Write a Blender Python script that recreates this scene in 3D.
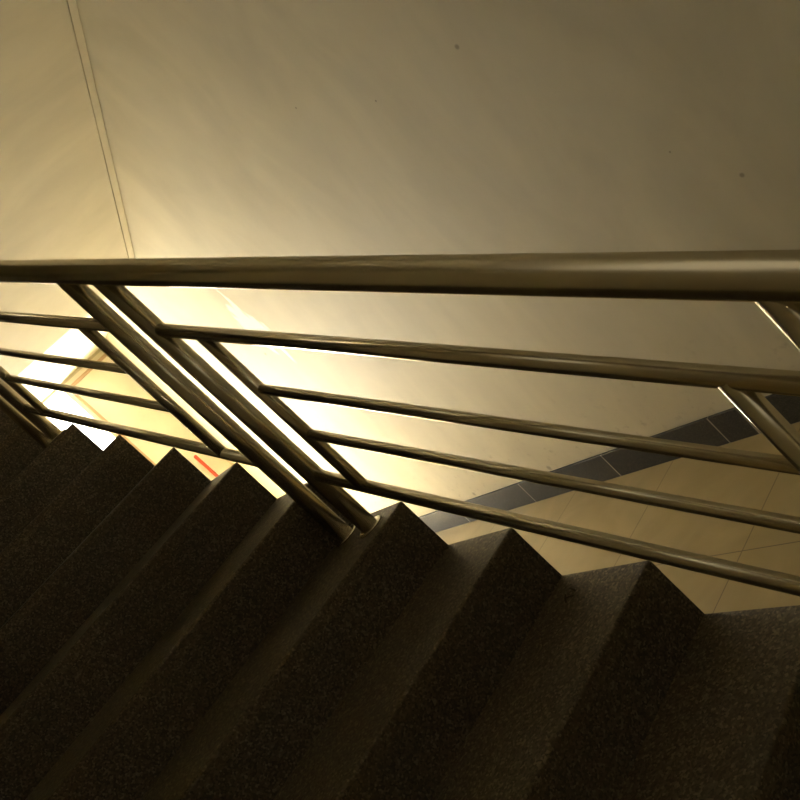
import bpy, bmesh, math, random
from mathutils import Vector, Matrix
random.seed(4)
for o in list(bpy.data.objects): bpy.data.objects.remove(o, do_unlink=True)
sc = bpy.context.scene
H0 = 1.3457                       # eye height above the lobby floor (camera at x=0, y=0)

# ---------------------------------------------------------------- camera
cd = bpy.data.cameras.new('camera'); cam = bpy.data.objects.new('camera', cd)
sc.collection.objects.link(cam); sc.camera = cam
cd.sensor_width = 36; cd.lens = 903.26/800*36; cd.clip_start = 0.02
R_ = Vector((-0.4384284, -0.5457110, -0.7141288))     # image right in the world
D_ = Vector((0.2699564, 0.6779187, -0.6837762))       # image down
F_ = Vector((0.8572654, -0.4925706, -0.1499006))      # view direction
cam.matrix_world = Matrix(((R_.x, -D_.x, -F_.x, 0), (R_.y, -D_.y, -F_.y, 0), (R_.z, -D_.z, -F_.z, H0), (0, 0, 0, 1)))

# ---------------------------------------------------------------- world, lights, exposure
w = bpy.data.worlds.new('world'); sc.world = w; w.use_nodes = True
bg = w.node_tree.nodes['Background']
bg.inputs[0].default_value = (1.0, 0.95, 0.84, 1); bg.inputs[1].default_value = 6.0
sc.view_settings.view_transform = 'Standard'; sc.view_settings.look = 'None'
sc.view_settings.gamma = 1; sc.view_settings.use_curve_mapping = False
sc.view_settings.exposure = 0.9

def area(name, loc, direction, sx, sy, power, col, portal=False):
    l = bpy.data.lights.new(name, 'AREA'); l.shape = 'RECTANGLE'; l.size = sx; l.size_y = sy
    l.energy = power; l.color = col
    if portal: l.cycles.is_portal = True
    o = bpy.data.objects.new(name, l); sc.collection.objects.link(o)
    o.location = loc; o.rotation_euler = Vector(direction).to_track_quat('-Z', 'Y').to_euler()
    return o
XE = 5.65                          # far wall
area('doorway_daylight', (XE+0.55, -1.40, .85), (-1, -.05, .5), 2.0, .5, 100, (1.0, .96, .83))
area('stairwell_fill', (-1.0, -0.6, 3.5), (0.2, -0.1, -1), 2.4, 2.2, 3.2, (1.0, .88, .62))  # added weak fill lamp under the ceiling, no window behind it
sl_ = bpy.data.lights.new('sun', 'SUN'); sl_.energy = 75; sl_.angle = .02; sl_.color = (1.0, .975, .87)
sun = bpy.data.objects.new('sun', sl_); sc.collection.objects.link(sun); sun.location = (9, -1, 6)
sun.rotation_euler = Vector((-.6, -.03, -.8)).to_track_quat('-Z', 'Y').to_euler()

# ---------------------------------------------------------------- materials
def mat(name):
    m = bpy.data.materials.new(name); m.use_nodes = True
    nt = m.node_tree; return m, nt, nt.nodes['Principled BSDF']
def N(nt, t, **kw):
    n = nt.nodes.new(t)
    for k, v in kw.items():
        if k in n.inputs: n.inputs[k].default_value = v
        else: setattr(n, k, v)
    return n
def coords(nt, scale=(1, 1, 1), rot=(0, 0, 0)):
    tc = N(nt, 'ShaderNodeTexCoord'); mp = N(nt, 'ShaderNodeMapping')
    mp.inputs['Scale'].default_value = scale; mp.inputs['Rotation'].default_value = rot
    nt.links.new(tc.outputs['Object'], mp.inputs[0]); return mp.outputs[0]
def ramp(nt, fac, stops):
    r = N(nt, 'ShaderNodeValToRGB'); e = r.color_ramp.elements
    e[0].position, e[0].color = stops[0][0], (*stops[0][1], 1)
    e[1].position, e[1].color = stops[1][0], (*stops[1][1], 1)
    for p, c in stops[2:]:
        x = e.new(p); x.color = (*c, 1)
    nt.links.new(fac, r.inputs[0]); return r.outputs[0]
def mix(nt, a, b, fac, mode='MIX'):
    m = N(nt, 'ShaderNodeMix'); m.data_type = 'RGBA'; m.blend_type = mode
    for s, v in ((6, a), (7, b), (0, fac)):
        if isinstance(v, (int, float)): m.inputs[s].default_value = v
        elif isinstance(v, tuple): m.inputs[s].default_value = (*v, 1)
        else: nt.links.new(v, m.inputs[s])
    return m.outputs[2]
def bump(nt, b, h, strength, dist):
    n = N(nt, 'ShaderNodeBump'); n.inputs['Strength'].default_value = strength; n.inputs['Distance'].default_value = dist
    nt.links.new(h, n.inputs['Height']); nt.links.new(n.outputs[0], b.inputs['Normal'])

def plaster(name, base, streak, streak_rot, spots=(), grime=False, patch=None):
    m, nt, b = mat(name)
    c1 = coords(nt, streak, streak_rot)
    n1 = N(nt, 'ShaderNodeTexNoise', Scale=1.6, Detail=5.0, Roughness=.55, Distortion=.6); nt.links.new(c1, n1.inputs['Vector'])
    c2 = coords(nt, tuple(v*2.4 for v in streak), streak_rot)
    n2 = N(nt, 'ShaderNodeTexNoise', Scale=2.0, Detail=4.0, Roughness=.5); nt.links.new(c2, n2.inputs['Vector'])
    lo = tuple(v*.91 for v in base); hi = tuple(min(1, v*1.04) for v in base)
    col = ramp(nt, n1.outputs['Fac'], [(.33, lo), (.66, hi)])
    c3 = ramp(nt, n2.outputs['Fac'], [(.35, (.95, .95, .94)), (.62, (1, 1, 1))])
    col = mix(nt, col, c3, .5, 'MULTIPLY')
    tc = N(nt, 'ShaderNodeTexCoord')
    for (x, y, z, r) in spots:                        # small chips and nail marks
        d = N(nt, 'ShaderNodeVectorMath', operation='DISTANCE'); nt.links.new(tc.outputs['Object'], d.inputs[0]); d.inputs[1].default_value = (x, y, z)
        k = N(nt, 'ShaderNodeMapRange'); nt.links.new(d.outputs['Value'], k.inputs[0])
        k.inputs[1].default_value = r*.45; k.inputs[2].default_value = r; k.inputs[3].default_value = .5; k.inputs[4].default_value = 0
        col = mix(nt, col, (.12, .09, .05), k.outputs[0])
    if grime:                                        # dirt splashes low on the wall, above the baseboard
        sp = N(nt, 'ShaderNodeSeparateXYZ'); nt.links.new(tc.outputs['Object'], sp.inputs[0])
        zr = N(nt, 'ShaderNodeMapRange'); nt.links.new(sp.outputs[2], zr.inputs[0])
        zr.inputs[1].default_value = .1; zr.inputs[2].default_value = .5; zr.inputs[3].default_value = 1; zr.inputs[4].default_value = 0
        n4 = N(nt, 'ShaderNodeTexNoise', Scale=26.0, Detail=6.0, Roughness=.7); nt.links.new(tc.outputs['Object'], n4.inputs['Vector'])
        r4 = N(nt, 'ShaderNodeMapRange'); nt.links.new(n4.outputs['Fac'], r4.inputs[0])
        r4.inputs[1].default_value = .58; r4.inputs[2].default_value = .72
        mu = N(nt, 'ShaderNodeMath', operation='MULTIPLY'); nt.links.new(zr.outputs[0], mu.inputs[0]); nt.links.new(r4.outputs[0], mu.inputs[1])
        m2 = N(nt, 'ShaderNodeMath', operation='MULTIPLY'); nt.links.new(mu.outputs[0], m2.inputs[0]); m2.inputs[1].default_value = .55
        col = mix(nt, col, (.3, .25, .17), m2.outputs[0])
    if patch:                                        # soft whiter patch with streaky edges
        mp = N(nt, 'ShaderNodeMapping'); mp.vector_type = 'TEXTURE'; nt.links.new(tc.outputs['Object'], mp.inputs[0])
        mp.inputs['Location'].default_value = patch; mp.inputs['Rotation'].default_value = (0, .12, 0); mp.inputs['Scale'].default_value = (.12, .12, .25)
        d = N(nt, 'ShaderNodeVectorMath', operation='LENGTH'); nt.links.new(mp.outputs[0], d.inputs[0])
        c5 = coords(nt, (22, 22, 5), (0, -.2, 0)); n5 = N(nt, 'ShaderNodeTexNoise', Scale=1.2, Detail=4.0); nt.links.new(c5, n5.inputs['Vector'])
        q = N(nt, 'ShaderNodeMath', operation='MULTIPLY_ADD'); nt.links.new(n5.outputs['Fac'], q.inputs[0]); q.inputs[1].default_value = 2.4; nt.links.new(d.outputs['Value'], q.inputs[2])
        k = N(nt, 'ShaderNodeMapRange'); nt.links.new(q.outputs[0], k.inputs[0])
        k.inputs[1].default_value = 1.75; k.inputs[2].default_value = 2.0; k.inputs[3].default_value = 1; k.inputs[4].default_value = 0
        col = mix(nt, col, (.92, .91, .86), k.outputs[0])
    nt.links.new(col, b.inputs['Base Color']); b.inputs['Roughness'].default_value = .6
    ad = N(nt, 'ShaderNodeMath', operation='ADD'); nt.links.new(n1.outputs['Fac'], ad.inputs[0]); nt.links.new(n2.outputs['Fac'], ad.inputs[1])
    bump(nt, b, ad.outputs[0], .07, .012)
    return m
WALLC = (.70, .64, .48)
YW = -2.0138
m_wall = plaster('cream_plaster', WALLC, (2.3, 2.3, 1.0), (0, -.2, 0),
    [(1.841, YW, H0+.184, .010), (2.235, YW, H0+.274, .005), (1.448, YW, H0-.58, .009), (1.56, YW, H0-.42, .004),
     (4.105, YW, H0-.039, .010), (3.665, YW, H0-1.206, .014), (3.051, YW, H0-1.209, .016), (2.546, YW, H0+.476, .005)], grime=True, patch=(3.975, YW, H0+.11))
m_soffit = plaster('soffit_plaster', (.63, .585, .46), (3, .9, 3), (0, 0, .15))
m_plain = plaster('plain_plaster', (.66, .60, .45), (2, 2, 1), (0, 0, 0))

def speckled(name, dark, mid, light, scale, rough):
    m, nt, b = mat(name); c = coords(nt)
    v = N(nt, 'ShaderNodeTexVoronoi', Scale=scale); nt.links.new(c, v.inputs['Vector'])
    v.inputs['Randomness'].default_value = 1
    s = N(nt, 'ShaderNodeSeparateColor'); nt.links.new(v.outputs['Color'], s.inputs[0])
    a = ramp(nt, s.outputs[0], [(0.0, dark), (.42, mid), (.8, light), (.97, tuple(x*1.7 for x in light))])
    n = N(nt, 'ShaderNodeTexNoise', Scale=3.0, Detail=4.0); nt.links.new(c, n.inputs['Vector'])
    k = ramp(nt, n.outputs['Fac'], [(.3, (.75, .72, .68)), (.7, (1, 1, 1))])
    col = mix(nt, a, k, 1.0, 'MULTIPLY')
    nt.links.new(col, b.inputs['Base Color']); b.inputs['Roughness'].default_value = rough
    bump(nt, b, v.outputs['Distance'], .15, .001)
    return m
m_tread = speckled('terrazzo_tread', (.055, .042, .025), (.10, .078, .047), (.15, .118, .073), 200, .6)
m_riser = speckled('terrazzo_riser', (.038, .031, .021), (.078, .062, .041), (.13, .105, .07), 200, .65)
m_slab = speckled('rough_concrete', (.1, .09, .07), (.13, .12, .09), (.16, .14, .11), 60, .85)

m_steel, nt, b = mat('brushed_steel')
b.inputs['Base Color'].default_value = (.70, .65, .53, 1); b.inputs['Metallic'].default_value = 1
n = N(nt, 'ShaderNodeTexNoise', Scale=5.0, Detail=1.0); nt.links.new(coords(nt), n.inputs['Vector'])
rr = N(nt, 'ShaderNodeMapRange'); nt.links.new(n.outputs['Fac'], rr.inputs[0]); rr.inputs[3].default_value = .23; rr.inputs[4].default_value = .29
nt.links.new(rr.outputs[0], b.inputs['Roughness'])

m_granite = speckled('black_granite', (.010, .009, .006), (.020, .0185, .013), (.035, .032, .023), 320, .5)
m_grout, nt, b = mat('light_grout'); b.inputs['Base Color'].default_value = (.36, .33, .27, 1); b.inputs['Roughness'].default_value = .8

# beige floor tiles, 0.58 m, with thin dark joints
m_floor, nt, b = mat('beige_floor_tile')
tc = N(nt, 'ShaderNodeTexCoord'); sp = N(nt, 'ShaderNodeSeparateXYZ'); nt.links.new(tc.outputs['Object'], sp.inputs[0])
def joint(out, off):
    a = N(nt, 'ShaderNodeMath', operation='SUBTRACT'); nt.links.new(out, a.inputs[0]); a.inputs[1].default_value = off
    q = N(nt, 'ShaderNodeMath', operation='PINGPONG'); nt.links.new(a.outputs[0], q.inputs[0]); q.inputs[1].default_value = .2875
    l = N(nt, 'ShaderNodeMath', operation='LESS_THAN'); nt.links.new(q.outputs[0], l.inputs[0]); l.inputs[1].default_value = .0016
    return l.outputs[0]
jm = N(nt, 'ShaderNodeMath', operation='MAXIMUM')
nt.links.new(joint(sp.outputs[0], 1.853), jm.inputs[0]); nt.links.new(joint(sp.outputs[1], -1.475), jm.inputs[1])
n = N(nt, 'ShaderNodeTexNoise', Scale=3.2, Detail=5.0, Distortion=1.2); nt.links.new(tc.outputs['Object'], n.inputs['Vector'])
tile = ramp(nt, n.outputs['Fac'], [(.3, (.37, .285, .13)), (.7, (.46, .36, .17))])
nt.links.new(mix(nt, tile, (.16, .12, .06), jm.outputs[0]), b.inputs['Base Color'])
b.inputs['Roughness'].default_value = .32

def flat(name, col, rough=.5, metal=0):
    m, nt, b = mat(name); n = N(nt, 'ShaderNodeTexNoise', Scale=6.0, Detail=3.0)
    nt.links.new(coords(nt), n.inputs['Vector'])
    nt.links.new(ramp(nt, n.outputs['Fac'], [(.3, tuple(c*.93 for c in col)), (.7, col)]), b.inputs['Base Color'])
    b.inputs['Roughness'].default_value = rough; b.inputs['Metallic'].default_value = metal; return m
m_panel = flat('cream_panel', (.86, .81, .66), .5)
m_trim = flat('tan_trim', (.60, .43, .27), .5)
m_red = flat('red_paint', (.65, .07, .03), .4)
m_yard = flat('pale_paving', (.75, .72, .66), .8)
m_blue = flat('blue_grey_paint', (.28, .38, .55), .5)

# ---------------------------------------------------------------- mesh helpers
def obj(name, bm, m, parent=None, kind=None, mats=None):
    me = bpy.data.meshes.new(name); bmesh.ops.recalc_face_normals(bm, faces=bm.faces); bm.to_mesh(me); bm.free()
    for x in (mats or [m]): me.materials.append(x)
    o = bpy.data.objects.new(name, me); sc.collection.objects.link(o)
    if parent: o.parent = parent
    if kind: o['kind'] = kind
    return o
def box(bm, a, c, mi=0, bev=0, seg=2):
    x0, y0, z0 = [min(p, q) for p, q in zip(a, c)]; x1, y1, z1 = [max(p, q) for p, q in zip(a, c)]
    t = bmesh.new(); bmesh.ops.create_cube(t, size=1)
    for v in t.verts: v.co = Vector(((x0+x1)/2+v.co.x*(x1-x0), (y0+y1)/2+v.co.y*(y1-y0), (z0+z1)/2+v.co.z*(z1-z0)))
    if bev: bmesh.ops.bevel(t, geom=t.edges[:], offset=bev, segments=seg, profile=.5, affect='EDGES')
    for f in t.faces: f.material_index = mi; f.smooth = False
    me = bpy.data.meshes.new('t'); t.to_mesh(me); t.free(); bm.from_mesh(me); bpy.data.meshes.remove(me)
def prism(bm, poly, y0, y1, mi=0):                      # poly of (x, z) extruded in y
    a = [bm.verts.new((x, y0, z)) for x, z in poly]; c = [bm.verts.new((x, y1, z)) for x, z in poly]
    n = len(poly); fs = [bm.faces.new(a), bm.faces.new(c[::-1])]
    for i in range(n): fs.append(bm.faces.new((a[i], c[i], c[(i+1) % n], a[(i+1) % n])))
    for f in fs: f.material_index = mi
def tube(bm, p, q, r, cap=0.0, seg=40):                 # closed round bar, slightly domed ends
    p, q = Vector(p), Vector(q); d = (q-p).normalized()
    u = d.orthogonal().normalized(); v = d.cross(u)
    prof = [(0, r)] if not cap else [(-cap, r*.45), (-cap*.55, r*.8), (0, r)]
    rings = []
    for s, rad in prof: rings.append((p+d*s, rad))
    for s, rad in prof[::-1]: rings.append((q-d*s, rad))
    vs = [[bm.verts.new(c+(u*math.cos(2*math.pi*k/seg)+v*math.sin(2*math.pi*k/seg))*rad) for k in range(seg)] for c, rad in rings]
    for a, c in zip(vs, vs[1:]):
        for k in range(seg):
            f = bm.faces.new((a[k], a[(k+1) % seg], c[(k+1) % seg], c[k])); f.smooth = True
    bm.faces.new(vs[0]); bm.faces.new(vs[-1][::-1])
def lathe(bm, c, prof, seg=40):                         # prof of (radius, z)
    vs = [[bm.verts.new((c[0]+r*math.cos(2*math.pi*k/seg), c[1]+r*math.sin(2*math.pi*k/seg), c[2]+z)) for k in range(seg)] for r, z in prof]
    for a, d in zip(vs, vs[1:]):
        for k in range(seg):
            f = bm.faces.new((a[k], a[(k+1) % seg], d[(k+1) % seg], d[k])); f.smooth = True
    bm.faces.new(vs[0]); bm.faces.new(vs[-1][::-1])

# ---------------------------------------------------------------- the setting
X0, D, HS, Z5 = 2.3372, .30, .1681, H0-.3551            # fifth nosing, tread, riser
YE, YL = -.9596, .75                                     # open end of the steps, closed side
YR = -.8896                                              # railing plane
nx = lambda i: X0+D*(5-i)
nz = lambda i: Z5+HS*(5-i)
XB, ZC = -2.6, 3.6
bm = bmesh.new(); box(bm, (XB, YW-.2, -.2), (XE+.25, YL+.2, 0)); obj('floor', bm, m_floor, kind='structure')
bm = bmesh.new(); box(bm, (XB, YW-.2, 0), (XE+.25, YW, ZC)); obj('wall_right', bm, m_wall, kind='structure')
bm = bmesh.new(); box(bm, (XB, YL, 0), (XE+.25, YL+.2, ZC)); obj('wall_left', bm, m_plain, kind='structure')
bm = bmesh.new(); box(bm, (XB-.2, YW-.2, -.2), (XB, YL+.2, ZC)); obj('wall_back', bm, m_plain, kind='structure')
# far wall: a cream pier beside the right wall, the open doorway, plain wall above and left
PY, PZ = -1.64, H0+.708
bm = bmesh.new()
box(bm, (XE, YW, 0), (XE+.25, PY, PZ)); obj('wall_pier', bm, m_panel, kind='structure')
bm = bmesh.new()
box(bm, (XE, YW, PZ), (XE+.25, YL, ZC)); box(bm, (XE, -1.2, 0), (XE+.25, YL, PZ))
obj('wall_far', bm, m_plain, kind='structure')
bm = bmesh.new()
box(bm, (XE-.012, YW+.002, PZ-.05), (XE, PY, PZ-.028), bev=.003); box(bm, (XE-.012, PY-.045, .0), (XE, PY-.025, PZ-.05), bev=.003)
obj('trim_1', bm, m_trim, kind='structure')
# ceiling: high stairwell ceiling; the sloping underside of the upper flight and the landing underside
bm = bmesh.new(); box(bm, (XB-.2, YW-.2, ZC), (XE+.25, YL+.2, ZC+.2)); obj('ceiling', bm, m_plain, kind='structure')
SX, SZ = 4.397, H0+.725; sl = .4705
zs = lambda x: SZ+(SX-x)*sl
bm = bmesh.new()
prism(bm, [(SX, SZ), (.6, zs(.6)), (.6, zs(.6)+.25), (SX, SZ+.25)], YW+.048, YE-.006)
obj('ceiling_upper_flight', bm, m_soffit, kind='structure')
bm = bmesh.new()                                         # thin strip that closes the joint with the wall
prism(bm, [(SX, SZ), (.6, zs(.6)), (.6, zs(.6)+.25), (SX, SZ+.25)], YW+.006, YW+.042)
bmesh.ops.translate(bm, verts=bm.verts, vec=(0, 0, 0)); obj('trim_2', bm, m_soffit, kind='structure')
bm = bmesh.new(); box(bm, (SX, YW, SZ), (XE, YL, H0+.785)); obj('ceiling_landing', bm, m_soffit, kind='structure')

# baseboard of black granite tiles with light grout
bm = bmesh.new(); SK = .12
js = [-1.9+.0, -1.34, -.76, -.18, .40, .985, 1.57, 2.025, 2.153, 2.718, 3.30, 3.88, 4.46, 5.04]
ed = [XB]+js+[XE]
for a, c in zip(ed, ed[1:]): box(bm, (a+.0018, YW, 0), (c-.0018, YW+.012, SK), 0, .0012, 1)
box(bm, (XB, YW, 0), (XE, YW+.0117, SK-.001), 1)
obj('baseboard_right', bm, None, kind='structure', mats=[m_granite, m_grout])

# outside: pale paving beyond the doorway
bm = bmesh.new(); box(bm, (XE+.25, -9, -.25), (XE+16, 9, -.03)); obj('floor_outside', bm, m_yard, kind='structure')

# ---------------------------------------------------------------- the staircase
def empty(name, loc, label, cat):
    o = bpy.data.objects.new(name, None); sc.collection.objects.link(o); o.location = loc
    o['label'] = label; o['category'] = cat; return o
st = empty('staircase', (0, 0, 0), 'dark speckled terrazzo staircase climbing from the beige floor beside the steel railing', 'staircase')
LAST = -2
for i in range(10, LAST-1, -1):
    x, z = nx(i), nz(i); zb = nz(i+1) if i < 10 else 0
    if i > LAST:
        bm = bmesh.new(); rr_ = .008
        arc = [(x+rr_-rr_*math.cos(a*math.pi/12), z-rr_+rr_*math.sin(a*math.pi/12)) for a in range(7)]
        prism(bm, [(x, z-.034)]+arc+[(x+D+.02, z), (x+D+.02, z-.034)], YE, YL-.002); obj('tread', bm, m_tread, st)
    bm = bmesh.new()
    zt = z-.034 if i > LAST else z-.034
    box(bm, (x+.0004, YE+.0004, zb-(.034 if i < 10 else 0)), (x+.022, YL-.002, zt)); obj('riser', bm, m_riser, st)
bm = bmesh.new(); xl = nx(LAST)
box(bm, (xl, YE, nz(LAST)-.034), (XE-.002, YL-.002, nz(LAST)), bev=.004); obj('landing_floor', bm, m_tread, st)
bm = bmesh.new()                                         # concrete body under the steps
poly = [(nx(10)+.022, 0)]
for i in range(10, LAST, -1):
    poly += [(nx(i)+.022, nz(i)-.034), (nx(i-1)+.022, nz(i)-.034)]
poly += [(nx(LAST)+.022, nz(LAST)-.09), (SX-.02, nz(LAST)-.09), (SX-.02, nz(LAST)-.25), (nx(6), 0)]
prism(bm, poly, YE+.003, YL-.002); obj('stair_slab', bm, m_slab, st)

# ---------------------------------------------------------------- the railing (one welded piece)
ra = empty('stair_railing', (.7, YR, 0), 'brushed stainless steel tube railing with paired posts and sloping bars on the staircase', 'railing')
k = HS/D
pz = lambda x: Z5+k*(x-X0)                               # pitch line
OFF = dict(H=.8863, A=.6843, B=.4956, C=.3386, D=.1525)
RAD = dict(H=.0317, A=.0168, B=.0125, C=.0128, D=.0163)
def rp(x, o): return (x-ra.location.x, 0, pz(x)+OFF[o])
def ground(x):
    if x < nx(10): return 0.0
    for i in range(10, LAST-1, -1):
        if x < nx(i-1) or i == LAST: return nz(i)
bm = bmesh.new(); tube(bm, rp(.30, 'H'), rp(4.62, 'H'), RAD['H'], cap=.012, seg=64); obj('handrail', bm, m_steel, ra)
posts = [.548, .715, 2.1323, 2.2946, 3.56, 3.735, 4.56]
panels = [(.715, .8707, 1.9728, 2.1323), (2.2946, 2.4655, 3.405, 3.56), (3.735, 3.90, None, 4.56)]
for x in posts:
    g = ground(x); bm = bmesh.new(); X = x-ra.location.x
    tube(bm, (X, 0, g), (X, 0, pz(x)+OFF['H']), .0255, seg=48); obj('post', bm, m_steel, ra)
    bm = bmesh.new()
    lathe(bm, (X, 0, g), [(.039, 0), (.039, .003), (.037, .005), (.031, .006), (.0262, .0065)]); obj('base_flange', bm, m_steel, ra)
for a, b0, b1, c in panels:
    for o in 'AD':
        bm = bmesh.new(); tube(bm, rp(a, o), rp(c, o), RAD[o]); obj('rail_bar', bm, m_steel, ra)
    for o in 'BC':
        bm = bmesh.new(); tube(bm, rp(b0, o), rp(b1 or c, o), RAD[o]); obj('rail_bar', bm, m_steel, ra)
    for x in (b0, b1):
        if x:
            bm = bmesh.new(); p, q = rp(x, 'D'), rp(x, 'A'); tube(bm, p, q, .0185 if x < 1 else .0165); obj('baluster', bm, m_steel, ra)

# ---------------------------------------------------------------- small things
bm = bmesh.new(); rx, ry = XE-.03, -1.885
tube(bm, (0, 0, 0), (0, 0, 1.15), .011, cap=.006, seg=20)
for z in (.18, .62): box(bm, (-.004, -.022, z), (.03, .022, z+.03))
o = obj('pipe', bm, m_red); o.location = (rx, ry, .02)
o['label'] = 'thin red vertical pipe on the cream end wall beside the bright doorway'; o['category'] = 'pipe'


# a crumb of dry twig and a twig-shaped stand-in for a scratch, on the treads beside the railing side
m_twig = flat('dry_twig', (.05, .04, .025), .8)
def twig(x, y, z, label, segs):
    bm = bmesh.new()
    for a, c in segs: tube(bm, (a[0], a[1], .0014+a[2]), (c[0], c[1], .0014+c[2]), .0013, cap=.001, seg=8)
    o = obj('twig', bm, m_twig); o.location = (x, y, z); o.scale = (1.5, 1.5, 1.5); o['label'] = label; o['category'] = 'twig'
twig(1.640, -.888, nz(8), 'tiny dark curled twig lying in the middle of a wide tread near its open end',
     [((0, 0, 0), (.012, .006, .003)), ((.012, .006, .003), (.022, -.004, 0)), ((.003, -.01, 0), (.016, -.014, .002)), ((.008, .012, 0), (.012, .006, .003))])
twig(2.020, -.945, nz(7), 'tiny dark twig-shaped stand-in for a scratch at the foot of a riser, beside the paired posts',
     [((0, 0, 0), (.006, .009, .004)), ((.006, .009, .004), (.001, .016, 0))])
